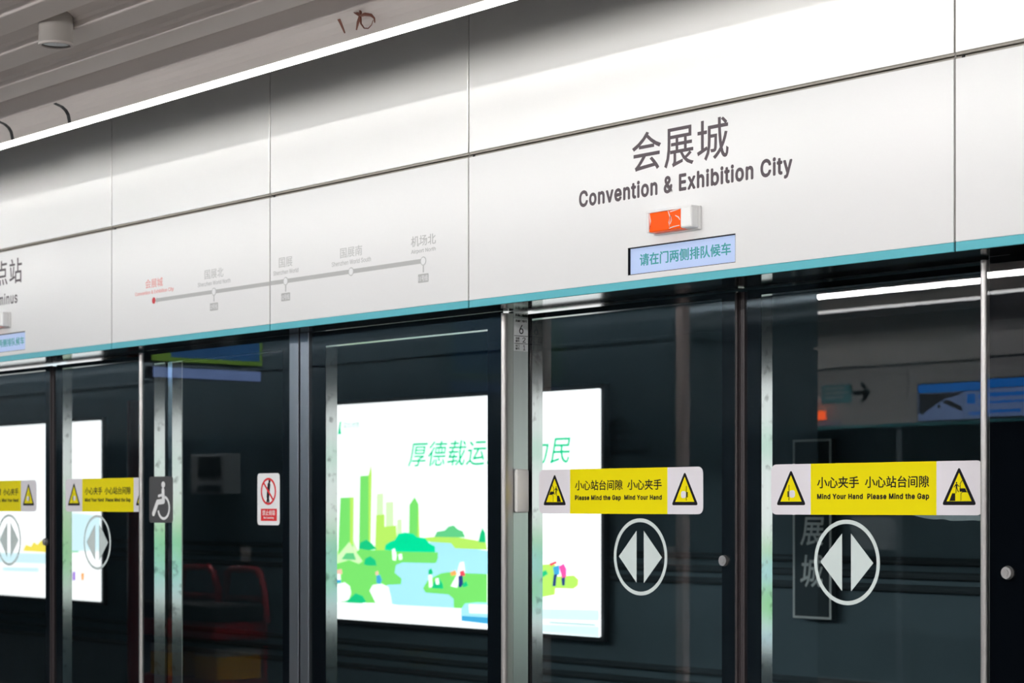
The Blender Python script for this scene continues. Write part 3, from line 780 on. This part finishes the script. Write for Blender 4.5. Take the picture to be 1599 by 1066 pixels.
# ------------------------------------------------------------------ sliding doors
def leaf(x0, x1, stile_x, clear0, clear1, label, mid_side, zt=2.287, opening=True):
    """one glass leaf; stile_x is the inner face of its left steel stile, clear0..clear1 the clear part of the glass"""
    t = thing('sliding_door', label, 'door', ((x0 + x1) / 2, GY, 0.02), 'glass sliding doors of the screen wall')
    b = MB(); b.box(x0, x1, GY, GY + 0.010, 0.05, 2.305); b.build('glass_pane', 'door_glass', t)
    b = MB()
    b.box(x0, clear0, GY + 0.0102, GY + 0.0120, 0.05, 2.305); b.box(clear1, x1, GY + 0.0102, GY + 0.0120, 0.05, 2.305)
    b.box(clear0, clear1, GY + 0.0102, GY + 0.0120, zt, 2.305); b.box(clear0, clear1, GY + 0.0102, GY + 0.0120, 0.05, 0.22)
    b.build('black_border', 'frit_black', t)
    b = MB(); b.box(stile_x - 0.045, stile_x, GY + 0.0125, GY + 0.064, 0.03, 2.30)
    b.build('stile', 'steel_stained', t)
    b = MB(); b.box(clear1 + 0.004, clear1 + 0.05, GY + 0.0125, GY + 0.064, 0.03, 2.30); b.build('stile', 'steel_side', t)
    b = MB(); b.box(stile_x + 0.001, clear1 + 0.003, GY + 0.0125, GY + 0.064, zt + 0.001, 2.30); b.build('top_rail', 'steel_side', t)
    b = MB(); b.box(stile_x + 0.001, clear1 + 0.003, GY + 0.0125, GY + 0.064, 0.03, 0.22); b.build('bottom_rail', 'steel_side', t)
    xs = x1 if mid_side > 0 else x0            # rubber nose at the meeting edge
    b = MB()
    s = mid_side
    b.extrude_z([(xs, GY - 0.004), (xs + s * 0.006, GY - 0.007), (xs + s * 0.010, GY - 0.004), (xs + s * 0.0105, GY + 0.004), (xs + s * 0.013, GY + 0.0), (xs + s * 0.018, GY - 0.003), (xs + s * 0.0215, GY + 0.004), (xs + s * 0.0215, GY + 0.05), (xs, GY + 0.05)], 0.03, 2.30)
    b.build('rubber_seal', 'rubber', t)
    return t


SETS = ((0, 'below the big station name', 'front'), (1, 'at the left edge of the photo, under the Terminus panel', 'far'))
for k, where, _ in SETS:
    o = -PITCH * k
    t = leaf(-5.86 + o, -4.724 + o, -5.761 + o, -5.761 + o, -4.797 + o, 'left glass door leaf ' + where, 1)
    warning_sticker(t, -5.707 + o, -4.873 + o, 1.573, 1.732, GY - 0.0002, True)
    arrow_marking(t, -5.176 + o, 1.425, GY - 0.0002)
    b = MB(); b.cyl((-4.776 + o, GY - 0.010, 1.420), (-4.776 + o, GY - 0.0002, 1.420), 0.017, 0.019, 24)
    b.cyl((-4.776 + o, GY - 0.012, 1.420), (-4.776 + o, GY - 0.0101, 1.420), 0.008, 0.008, 16)
    q = b.build('key_lock', 'steel', t, True); q['label'] = 'small round steel key lock'
    b = MB()
    t = leaf(-4.681 + o, -3.56 + o, -4.621 + o, -4.621 + o, -3.62 + o, 'right glass door leaf ' + where, -1)
    warning_sticker(t, -4.567 + o, -3.733 + o, 1.573, 1.734, GY - 0.0002, False)
    arrow_marking(t, -4.251 + o, 1.425, GY - 0.0002)
    if k == 0:     # torn strip of old backing film under the sticker
        b = MB()
        b.prism([(-3.99, 1.5725), (-3.97, 1.568), (-3.94, 1.563), (-3.91, 1.560), (-3.875, 1.562), (-3.85, 1.556), (-3.80, 1.557), (-3.77, 1.559), (-3.74, 1.556), (-3.70, 1.560), (-3.66, 1.564), (-3.66, 1.5725)], GY - 0.0008, GY - 0.0002)
        b.build('torn_film', 'film_torn', t)

# ------------------------------------------------------------------ fixed glass panels and posts
def fixed_panel(x0, x1, fl, fr, label, extra_stile=None):
    t = thing('fixed_glass_panel', label, 'glass panel', ((x0 + x1) / 2, PY, 0.02), 'fixed glass panels between the doors')
    zt = 2.250
    c0, c1 = x0 + fl, x1 - fr
    b = MB(); b.box(x0, x1, PY, PY + 0.010, 0.05, 2.3105); b.build('glass_pane', 'door_glass', t)
    b = MB()
    b.box(x0, c0, PY + 0.0102, PY + 0.0120, 0.05, 2.3105); b.box(c1, x1, PY + 0.0102, PY + 0.0120, 0.05, 2.3105)
    b.box(c0, c1, PY + 0.0102, PY + 0.0120, zt, 2.3105); b.box(c0, c1, PY + 0.0102, PY + 0.0120, 0.05, 0.22)
    b.build('black_border', 'frit_black', t)
    b = MB(); b.box(c0 - 0.05, c0, PY + 0.0125, PY + 0.068, 0.03, 2.305); b.build('stile', 'steel_stained', t)
    if extra_stile:
        b = MB(); b.box(extra_stile - 0.036, extra_stile, PY + 0.0125, PY + 0.062, 0.03, zt); b.build('stile', 'steel_stained', t)
    b = MB(); b.box(c1 + 0.004, c1 + 0.05, PY + 0.0125, PY + 0.068, 0.03, 2.305); b.build('stile', 'steel_side', t)
    b = MB(); b.box(c0 + 0.001, c1 + 0.003, PY + 0.0125, PY + 0.068, zt + 0.001, 2.305); b.build('top_rail', 'steel_side', t)
    b = MB(); b.box(c0 + 0.001, c1 + 0.003, PY + 0.0125, PY + 0.068, 0.03, 0.22); b.build('bottom_rail', 'steel_side', t)
    return t


pa = fixed_panel(-8.350, -7.146, 0.087, 0.074, 'narrow fixed glass panel with the wheelchair sign and the no-leaning sign', -8.107)
pb = fixed_panel(-7.005, -5.793, 0.094, 0.087, 'fixed glass panel showing the green city poster, between posts')
pc = fixed_panel(-3.635, -2.431, 0.125, 0.074, 'fixed glass panel cut by the right edge, with a round lock')
b = MB(); b.cyl((-3.564, PY - 0.010, 1.412), (-3.564, PY - 0.0002, 1.412), 0.017, 0.020, 24)
b.cyl((-3.564, PY - 0.012, 1.412), (-3.564, PY - 0.0101, 1.412), 0.009, 0.009, 16)
q = b.build('key_lock', 'steel', pc, True); q['label'] = 'round steel key lock'

# wheelchair sign
x0, x1, z0, z1 = -8.285, -8.079, 1.525, 1.734
y = PY - 0.0002
b = MB(); b.prism(round_rect(x0, x1, z0, z1, 0.014), y - 0.0005, y)
sg = b.build('wheelchair_sign', 'sign_grey', pa); sg['label'] = 'dark grey sign with a white wheelchair symbol'
b = MB()
cx = -8.162
b.disc(cx + 0.000, 1.697, 0.016, 0.0145, y - 0.0009, y - 0.0005, 24)
b.stroke([(cx - 0.002, 1.672), (cx + 0.002, 1.622), (cx - 0.050, 1.618), (cx - 0.085, 1.566)], 0.024, y - 0.0009, y - 0.0005)
b.stroke([(cx - 0.002, 1.652), (cx - 0.040, 1.646)], 0.012, y - 0.0009, y - 0.0005)
b.ring(cx + 0.004, 1.593, 0.055, 0.043, y - 0.0009, y - 0.0005, 40, math.radians(-165), math.radians(78))
b.build('wheelchair_symbol', 'paint_white', sg)
# no-leaning sign
x0, x1, z0, z1 = -7.394, -7.226, 1.520, 1.738
b = MB(); b.prism(round_rect(x0, x1, z0, z1, 0.016), y - 0.0005, y)
sg = b.build('no_leaning_sign', 'paint_white', pa); sg['label'] = 'white sign with a red ban ring and red text box'
cx, cz = -7.310, 1.662
b = MB()
b.stroke([(cx + 0.004, 1.690), (cx - 0.004, 1.640)], 0.020, y - 0.0009, y - 0.0005); b.disc(cx + 0.008, 1.705, 0.008, 0.008, y - 0.0009, y - 0.0005, 16)
b.stroke([(cx - 0.004, 1.640), (cx - 0.010, 1.618)], 0.010, y - 0.0009, y - 0.0005); b.stroke([(cx - 0.002, 1.640), (cx + 0.003, 1.618)], 0.009, y - 0.0009, y - 0.0005)
b.build('person_symbol', 'ink', sg)
b = MB(); b.ring(cx, cz, 0.057, 0.048, y - 0.0012, y - 0.0005, 48); b.stroke([(cx - 0.037, cz + 0.037), (cx + 0.037, cz - 0.037)], 0.009, y - 0.0012, y - 0.0009)
b.build('ban_ring', 'sign_red', sg)
b = MB(); b.box(-7.367, -7.247, y - 0.0009, y - 0.0005, 1.538, 1.589); bx = b.build('text_box', 'sign_red', sg)
text('lettering', '禁止倚靠', -7.355, -7.259, 1.561, 1.583, y - 0.0009, 'paint_white', bx, 0.006)
text('lettering', 'No Leaning', -7.345, -7.270, 1.545, 1.556, y - 0.0009, 'paint_white', bx, 0.01)

# half-round door jambs
def jamb_plan(x0, x1, yf, yb, bulge):
    n = 10
    pts = [(x0, yb), (x0, yf + bulge)]
    for i in range(1, n):
        t = math.pi * i / n
        pts.append(((x0 + x1) / 2 - math.cos(t) * (x1 - x0) / 2, yf + bulge - math.sin(t) * bulge))
    return pts + [(x1, yf + bulge), (x1, yb)]


t = thing('door_jamb', 'half-round steel jamb post with the number label 6, left of the main door', 'post', (-5.778, PY, 0), 'steel jamb posts beside the doors')
b = MB(); b.extrude_z(jamb_plan(-5.792, -5.7665, 4.852, 4.897, 0.022), 0.0, 2.302); b.build('nose', 'steel', t, True)
b = MB(); b.box(-5.7925, -5.7660, 4.8975, 4.968, 0.0, 2.310); b.build('side_plate', 'steel_side', t)
# number label on the side plate (read from the platform, facing +X)
xs = -5.7660
b = MB(); b.box(xs, xs + 0.0006, 4.900, 4.967, 2.166, 2.284, 0.0)
lb = b.build('number_label', 'label_silver', t); lb['label'] = 'silver label with 6, 2 and 1'
b = MB(); b.box(xs + 0.0006, xs + 0.0009, 4.902, 4.966, 2.2205, 2.2225); b.box(xs + 0.0006, xs + 0.0009, 4.902, 4.966, 2.1925, 2.1945); b.build('divider', 'ink', lb)
for bd, a, c, z0, z1 in (('屏蔽门编号', 4.907, 4.962, 2.272, 2.281), ('6', 4.925, 4.945, 2.229, 2.262), ('车厢', 4.907, 4.926, 2.209, 2.217), ('编号', 4.907, 4.926, 2.199, 2.207), ('2', 4.941, 4.955, 2.198, 2.217),
                         ('车门', 4.907, 4.926, 2.181, 2.189), ('编号', 4.907, 4.926, 2.171, 2.179), ('1', 4.944, 4.953, 2.170, 2.189)):
    text('lettering', bd, a, c, z0, z1, xs + 0.0006, 'ink', lb, 0.008 if len(bd) > 1 else 0.002, facing='side')
b = MB(); b.box(xs, xs + 0.0006, 4.899, 4.967, 2.288, 2.308); l2 = b.build('number_label', 'steel_side', t)
text('lettering', '屏蔽门编号', 4.906, 4.962, 2.293, 2.303, xs + 0.0006, 'ink', l2, 0.006, facing='side')
b = MB(); b.box(xs, xs + 0.021, 4.8985, 4.957, 1.576, 1.735, 0.008); o = b.build('rubber_bumper', 'bumper_white', t, True); o['label'] = 'off-white rubber bumper block'
JL = {0: 'slim half-round steel jamb post right of the main door, near the right edge', 1: 'slim half-round steel jamb post left of the wheelchair sign'}
for k in (0, 1):
    o = -PITCH * k
    t = thing('door_jamb', JL[k], 'post', (-3.648 + o, PY, 0), 'steel jamb posts beside the doors')
    b = MB(); b.extrude_z(jamb_plan(-3.6605 + o, -3.6362 + o, 4.852, 4.90, 0.020), 0.0, 2.302); b.build('nose', 'steel', t, True)
    b = MB(); b.box(-3.6605 + o, -3.6362 + o, 4.9005, 4.968, 0.0, 2.310); b.build('side_plate', 'steel_side', t)
for nm, x0, x1, lb in (('steel_post', -7.145, -7.080, 'flat blue-grey steel post, left of the close pair'), ('steel_post', -7.066, -7.006, 'flat blue-grey steel post with a bright edge, right of the close pair')):
    t = thing(nm, lb, 'post', ((x0 + x1) / 2, PY, 0), 'flat steel posts between the fixed panels')
    b = MB(); b.box(x0, x1, PY - 0.008, PY + 0.08, 0.0, 2.3105, 0.0025); b.build('post_face', 'steel_blue', t)
b = MB(); b.box(-2.43, -2.305, PY - 0.004, PY + 0.08, 0, 2.3105); tag(b.build('steel_post', 'steel_blue'), 'flat steel post beyond the right edge', 'post', 'flat steel posts between the fixed panels')
fixed_panel(-2.300, -1.085, 0.094, 0.087, 'fixed glass panel beyond the right edge of the photo')

# ------------------------------------------------------------------ beyond the glass: light boxes on the tunnel wall
LB = {0: 'bright light box with the green city and lake poster, behind the glass', 1: 'bright mostly white light box seen through the leftmost door', 2: 'light box opposite the right-hand bay, outside the photo'}
for i, (x0, art) in enumerate(((-12.313, ART_PARK), (-18.464, ART_TOWN), (-3.10, ART_PARK))):
    z0 = 0.80
    t = thing('light_box', LB[i], 'advertising light box', (x0 + 1.5, 8.6, z0), 'poster light boxes on the tunnel wall')
    b = MB(); b.box(x0 - 0.03, x0 + 3.03, 8.612, 8.654, z0 - 0.03, z0 + 1.548); b.build('frame', 'frame_dark', t)
    for xa in (0.4, 2.5):
        for za in (0.10, 1.30):
            b = MB(); b.box(x0 + xa, x0 + xa + 0.1, 8.655, WY - 0.001, z0 + za, z0 + za + 0.06); b.build('wall_bracket', 'frame_dark', t)
    b = MB(); b.prism(round_rect(x0, x0 + 3.0, z0, z0 + 1.518, 0.012), 8.602, 8.6118)
    po = b.build('poster', 'poster_white', t); po['label'] = 'glowing poster'
    b = MB()
    for n, (c, pts) in enumerate(art):
        b.use('poster_' + c)
        b.prism([(x0 + min(max(p[0], 0.004), 2.996), z0 + max(p[1], 0.004)) for p in pts], 8.6018 - 0.0001 * n, 8.6020)
    b.build('artwork', None, po)
    if i != 1:
        text('lettering', '厚德载运深铁为民', x0 + 1.08, x0 + 2.735, z0 + 1.066, z0 + 1.236, 8.6, 'poster_letters', po, 0.004, shear=0.22, spacing=1.05)
        b = MB(); b.prism([(x0 + 0.26, z0 + 1.31), (x0 + 0.285, z0 + 1.40), (x0 + 0.30, z0 + 1.40), (x0 + 0.29, z0 + 1.355), (x0 + 0.30, z0 + 1.31)], 8.5995, 8.6018); b.build('emblem', 'poster_letters', po)
        text('lettering', '深圳地铁', x0 + 0.325, x0 + 0.525, z0 + 1.345, z0 + 1.395, 8.6, 'poster_logo', po, 0.02)
    else:
        text('lettering', '幸福生活', x0 + 2.03, x0 + 2.42, z0 + 1.00, z0 + 1.15, 8.6, 'poster_water', po, 0.0)

# upright station plate on the tunnel wall
x0, x1, z0, z1 = -7.744, -7.466, 0.984, 1.966
t = thing('station_plate', 'upright dark station name plate with a pale outline, behind the right door', 'sign', ((x0 + x1) / 2, 8.6, z0))
b = MB(); b.box(x0, x1, 8.605, 8.64, z0, z1); b.build('plate', 'plate_slate', t)
for za in (1.05, 1.85):
    b = MB(); b.box(x0 + 0.1, x1 - 0.1, 8.641, WY - 0.001, za, za + 0.05); b.build('wall_bracket', 'frame_dark', t)
b = MB()
for a in ((x0, x0 + 0.014, z0, z1), (x1 - 0.014, x1, z0, z1), (x0 + 0.014, x1 - 0.014, z0, z0 + 0.012), (x0 + 0.014, x1 - 0.014, z1 - 0.012, z1)):
    b.box(a[0], a[1], 8.6035, 8.605, a[2], a[3])
b.build('outline', 'plate_letter', t)
for ch, za, zb in (('会', 1.60, 1.76), ('展', 1.385, 1.54), ('城', 1.155, 1.335)):
    text('lettering', ch, -7.690, -7.520, za, zb, 8.605, 'plate_letter', t, 0.010, shear=0.12)

CB = ('uppermost', 'second', 'third', 'fourth', 'fifth', 'lowest')
for n, z in enumerate((1.31, 1.235, 1.165, 0.635, 0.55, 0.465)):
    b = MB()
    b.tube([(-33.5 + 1.0 * i, WY - 0.034, z - 0.012 * math.sin(i * math.pi)) for i in range(44)], 0.020, 8)
    tag(b.build('tunnel_cable', 'cable_black', smooth=True), CB[n] + ' of the black cables running along the tunnel wall', 'cable', 'cables along the tunnel wall')
b = MB(); b.cyl((-14.80, 8.575, -1.2), (-14.80, 8.575, 2.45), 0.085, seg=20)
tag(b.build('fire_pipe', 'pipe_red', smooth=True), 'dull red upright pipe in the tunnel left of the wheelchair sign', 'pipe')

# ------------------------------------------------------------------ platform side, seen mirrored in the glass
EX0, EX1, EY0, EY1 = -19.0, -8.70, 0.03, 1.24
b = MB(); b.box(EX0, EX1 - 0.012, EY0, EY1 - 0.012, 0.0, 2.58); b.box(EX0, EX1 - 0.012, EY0, EY1 - 0.012, 2.60, 3.184)
b.use('gap_black'); b.box(EX0 + .02, EX1 - 0.03, EY0 + .02, EY1 - 0.03, 2.579, 2.601)
b.slots = ['enclosure_blue', 'gap_black']
wi = struct(b.build('wall_enclosure'))
b = MB(); b.box(EX1 - 0.06, EX1, EY1 - 0.06, EY1, 0.0, 3.184, 0.004); struct(b.build('trim_enclosure_corner', 'enclosure_trim'))
for n, (ch, xc) in enumerate((('会', -9.254), ('展', -9.50), ('城', -9.746))):
    o = text('lettering', ch, xc - 0.092, xc + 0.092, 1.985, 2.167, EY1 - 0.012, 'ink', wi, 0.008, depth=0.004, facing='back')
text('lettering', 'Convention & Exhibition City', -9.98, -8.97, 1.905, 1.965, EY1 - 0.012, 'ink', wi, 0.015, depth=0.004, facing='back')
for n, (x, z, lb) in enumerate(((-8.81, 1.303, 'small pale socket box near the enclosure corner'), (-14.03, 1.222, 'small pale socket box behind the red carts'), (-13.05, 1.24, 'narrow pale socket box above the right-hand red cart'))):
    b = MB(); b.box(x - 0.05, x + 0.05, EY1 - 0.0115, EY1 + 0.02, z - 0.055, z + 0.055, 0.006)
    b.box(x - 0.02, x + 0.02, EY1 + 0.0195, EY1 + 0.024, z - 0.02, z + 0.02, 0.003)
    tag(b.build('wall_socket', 'plastic_white'), lb, 'socket', 'sockets on the enclosure wall')
t = thing('wall_device', 'grey wall-mounted device box with a dark front panel, mirrored above the carts', 'device', (-13.375, EY1, 1.69))
b = MB(); b.box(-13.61, -13.14, EY1 - 0.0115, EY1 + 0.14, 1.69, 1.99, 0.012); b.build('housing', 'device_grey', t)
b = MB(); b.box(-13.50, -13.18, EY1 + 0.1402, EY1 + 0.146, 1.82, 1.97, 0.002); b.box(-13.50, -13.18, EY1 + 0.1402, EY1 + 0.146, 1.71, 1.755, 0.002); b.build('front_panel', 'device_dark', t)

for n, (xc, lb) in enumerate(((-12.75, 'left one of the two red hand carts mirrored in the narrow glass panel'), (-12.16, 'right one of the two red hand carts mirrored in the narrow glass panel'))):
    yc = 2.02
    t = thing('hand_cart', lb, 'cart', (xc, yc, 0), 'red hand carts by the enclosure')
    b = MB()
    b.tube([(xc - 0.24, yc - 0.2, 0.80), (xc - 0.25, yc - 0.2, 1.05), (xc - 0.235, yc - 0.2, 1.13), (xc - 0.19, yc - 0.2, 1.16), (xc + 0.10, yc - 0.2, 1.165), (xc + 0.17, yc - 0.2, 1.13), (xc + 0.23, yc - 0.2, 1.00), (xc + 0.25, yc - 0.2, 0.80)], 0.025, 10)
    b.tube([(xc - 0.24, yc - 0.2, 0.96), (xc + 0.235, yc - 0.2, 0.96)], 0.022, 8)
    b.build('handle', 'cart_red', t, True)
    b = MB(); b.box(xc - 0.25, xc + 0.25, yc - 0.22, yc + 0.22, 0.82, 0.93, 0.02); b.build('tray', 'cart_black', t)
    b = MB(); b.box(xc - 0.23, xc + 0.23, yc - 0.20, yc + 0.20, 0.69, 0.815, 0.02); b.build('body', 'cart_red', t)
    b = MB(); b.box(xc - 0.25, xc + 0.25, yc - 0.22, yc + 0.22, 0.645, 0.685, 0.006); b.build('shelf', 'cart_black', t)
    b = MB(); b.box(xc - 0.06, xc + 0.22, yc - 0.18, yc + 0.18, 0.42, 0.58, 0.012); b.build('box', 'cart_yellow', t)
    b = MB(); b.box(xc - 0.06, xc + 0.22, yc - 0.18, yc + 0.18, 0.582, 0.64, 0.006); b.build('lid', 'cart_pale', t)
    b = MB(); b.box(xc - 0.25, xc + 0.25, yc - 0.22, yc + 0.22, 0.20, 0.415, 0.012); b.build('base', 'cart_red', t)
    for sx in (-1, 1):
        for sy in (-1, 1):
            b = MB(); b.cyl((xc + sx * 0.2 - 0.02, yc + sy * 0.17, 0.06), (xc + sx * 0.2 + 0.02, yc + sy * 0.17, 0.06), 0.06, seg=20)
            b.box(xc + sx * 0.2 - 0.012, xc + sx * 0.2 + 0.012, yc + sy * 0.17 - 0.012, yc + sy * 0.17 + 0.012, 0.06, 0.205)
            b.build('wheel', 'cart_black', t)
    b = MB()
    for sx in (-1, 1):
        b.box(xc + sx * 0.235 - 0.01, xc + sx * 0.235 + 0.01, yc - 0.21, yc - 0.19, 0.41, 0.83)
    b.build('upright', 'cart_red', t)

# hanging information screen, set across the platform
t = thing('information_screen', 'hanging blue information screen with a green border and a lit strip below', 'screen', (-11.65, 2.45, 2.44))
X = -11.65
b = MB(); b.box(X - 0.10, X, 2.02, 2.88, 2.525, 3.08, 0.006); b.build('housing', 'device_dark', t)
b = MB(); b.box(X + 0.0002, X + 0.004, 2.03, 2.87, 2.535, 2.98); b.build('green_border', 'tv_green', t)
b = MB(); b.box(X + 0.0042, X + 0.006, 2.05, 2.73, 2.562, 2.98); b.build('screen', 'sign_blue', t)
b = MB(); b.box(X - 0.08, X, 2.03, 2.87, 2.425, 2.50, 0.004); b.build('strip_housing', 'device_dark', t)
b = MB(); b.box(X + 0.0002, X + 0.003, 2.04, 2.86, 2.43, 2.495); b.build('lit_strip', 'tv_cyan', t)
b = MB()
for yy in (2.18, 2.72):
    b.cyl((X - 0.05, yy, 3.075), (X - 0.05, yy, 3.20), 0.015, seg=12); b.cyl((X - 0.05, yy, 2.49), (X - 0.05, yy, 2.53), 0.012, seg=12)
b.build('hanger', 'device_grey', t)

# opposite screen wall
OY = -4.658
b = MB(); b.box(-34, 10, OY - 0.3, OY - 0.032, 2.311, 4.2); struct(b.build('wall_opposite_bulkhead', 'cavity_black'))
b = MB(); b.box(-34, 10, OY - 0.30, OY - 0.27, 0.0, 2.311); struct(b.build('wall_opposite_glazing', 'frit_black'))
edges = [-17.5, -15.34, -13.94, -11.78, -9.63, -8.36, -7.07, -4.92, -3.64, -2.36]
for a, c in zip(edges, edges[1:]):
    b = MB().use('panel_warm'); b.box(a + .004, c - .004, OY - 0.03, OY, 2.868, 4.19)
    struct(b.build('wall_opposite_upper'))
    t = thing('opposite_fascia_panel', 'white fascia panel across the platform, mirrored in the glass', 'sign panel', ((a + c) / 2, OY, 2.311), 'white fascia panels across the platform')
    b = MB(); b.box(a + .004, c - .004, OY - 0.03, OY, 2.339, 2.850); b.build('panel_face', 'panel_white', t)
    b = MB(); b.box(a + .004, c - .004, OY - 0.03, OY, 2.3115, 2.3385); b.build('colour_stripe', 'teal_stripe', t)
for x in (-15.0, -12.0, -9.5, -7.2, -4.9, -2.6):
    b = MB(); b.box(x - 0.035, x + 0.035, OY - 0.27, OY - 0.15, 0.0, 2.311); tag(b.build('steel_post', 'steel_blue'), 'steel post of the screen wall across the platform', 'post', 'steel posts across the platform')
yy = OY
t = thing('exit_sign', 'teal exit sign with a black arrow on the opposite fascia, mirrored in the right door', 'sign', (-12.5, yy, 2.546))
b = MB(); b.box(-12.784, -12.425, yy + 0.0002, yy + 0.004, 2.546, 2.713); b.build('plate', 'teal_stripe', t)
b = MB()
for z, a, c in ((2.672, -12.74, -12.50), (2.63, -12.74, -12.46), (2.588, -12.74, -12.52)):
    b.box(a, c, yy + 0.0042, yy + 0.006, z, z + 0.020)
b.build('lettering', 'plate_letter', t)
b = MB()
b.stroke([(-12.395, 2.630), (-12.225, 2.630)], 0.038, yy + 0.0012, yy + 0.004); b.stroke([(-12.305, 2.708), (-12.222, 2.630), (-12.305, 2.552)], 0.038, yy + 0.0012, yy + 0.004)
b.build('arrow', 'ink', t)
t = thing('door_lamp', 'glowing orange door lamp on the opposite fascia, mirrored beside the dark enclosure', 'lamp', (-12.80, yy, 2.40), 'orange door lamps')
b = MB(); b.box(-12.90, -12.70, yy + 0.0002, yy + 0.02, 2.39, 2.485, 0.003); b.build('case', 'plastic_white', t)
mat('lamp_glow', (1.0, 0.12, 0.02), 0.3, 0, 0.4, 0, 1, 9.0)
b = MB(); b.box(-12.89, -12.715, yy + 0.0202, yy + 0.06, 2.397, 2.478, 0.006); b.build('lens', 'lamp_glow', t)
t = thing('message_display', 'small teal-blue message display under the mirrored orange lamp', 'display', (-12.72, yy, 2.345), 'blue message displays')
b = MB(); b.box(-12.88, -12.56, yy + 0.0002, yy + 0.004, 2.342, 2.385); b.build('bezel', 'ink', t)
b = MB(); b.box(-12.875, -12.565, yy + 0.0042, yy + 0.006, 2.345, 2.382); b.build('screen', 'tv_cyan', t).data.materials[0] = MATS['screen_blue']
t = thing('advert_screen', 'wide blue advert screen on the opposite fascia, mirrored near the right post', 'screen', (-10.9, yy, 2.345))
b = MB(); b.box(-11.66, -10.15, yy + 0.0002, yy + 0.02, 2.342, 2.680); b.build('bezel', 'device_dark', t)
b = MB(); b.box(-11.646, -10.165, yy + 0.0202, yy + 0.022, 2.595, 2.668); b.build('blue_header', 'tv_blue', t)
b = MB(); b.box(-11.646, -11.16, yy + 0.0202, yy + 0.022, 2.352, 2.590); pic = b.build('picture', 'tv_pale', t)
b = MB()
b.prism([(-11.635, 2.585), (-11.17, 2.585), (-11.17, 2.572), (-11.36, 2.53), (-11.43, 2.50), (-11.52, 2.45), (-11.60, 2.40), (-11.635, 2.42)], yy + 0.0222, yy + 0.024)
b.prism([(-11.38, 2.50), (-11.17, 2.42), (-11.17, 2.46), (-11.33, 2.53)], yy + 0.0222, yy + 0.024)
b.prism([(-11.44, 2.46), (-11.40, 2.45), (-11.40, 2.48), (-11.43, 2.49)], yy + 0.0222, yy + 0.024)
b.build('dark_shapes', 'tv_dark', pic)
b = MB(); b.box(-11.155, -10.165, yy + 0.0202, yy + 0.022, 2.352, 2.590); tx = b.build('text_area', 'tv_pale', t)
b = MB(); b.box(-11.12, -11.03, yy + 0.0222, yy + 0.024, 2.48, 2.565)
b.box(-11.0, -10.3, yy + 0.0222, yy + 0.024, 2.52, 2.555); b.box(-11.0, -10.25, yy + 0.0222, yy + 0.024, 2.465, 2.485); b.box(-11.1, -10.4, yy + 0.0222, yy + 0.024, 2.385, 2.41)
b.build('text_rows', 'tv_blue', tx)
b = MB(); b.box(-12.652, -12.05, OY - 0.269, OY - 0.26, 1.20, 1.50)
tag(b.build('notice_board', 'device_grey'), 'plain grey notice board on the opposite screen wall, mirrored behind the door ring', 'notice board')
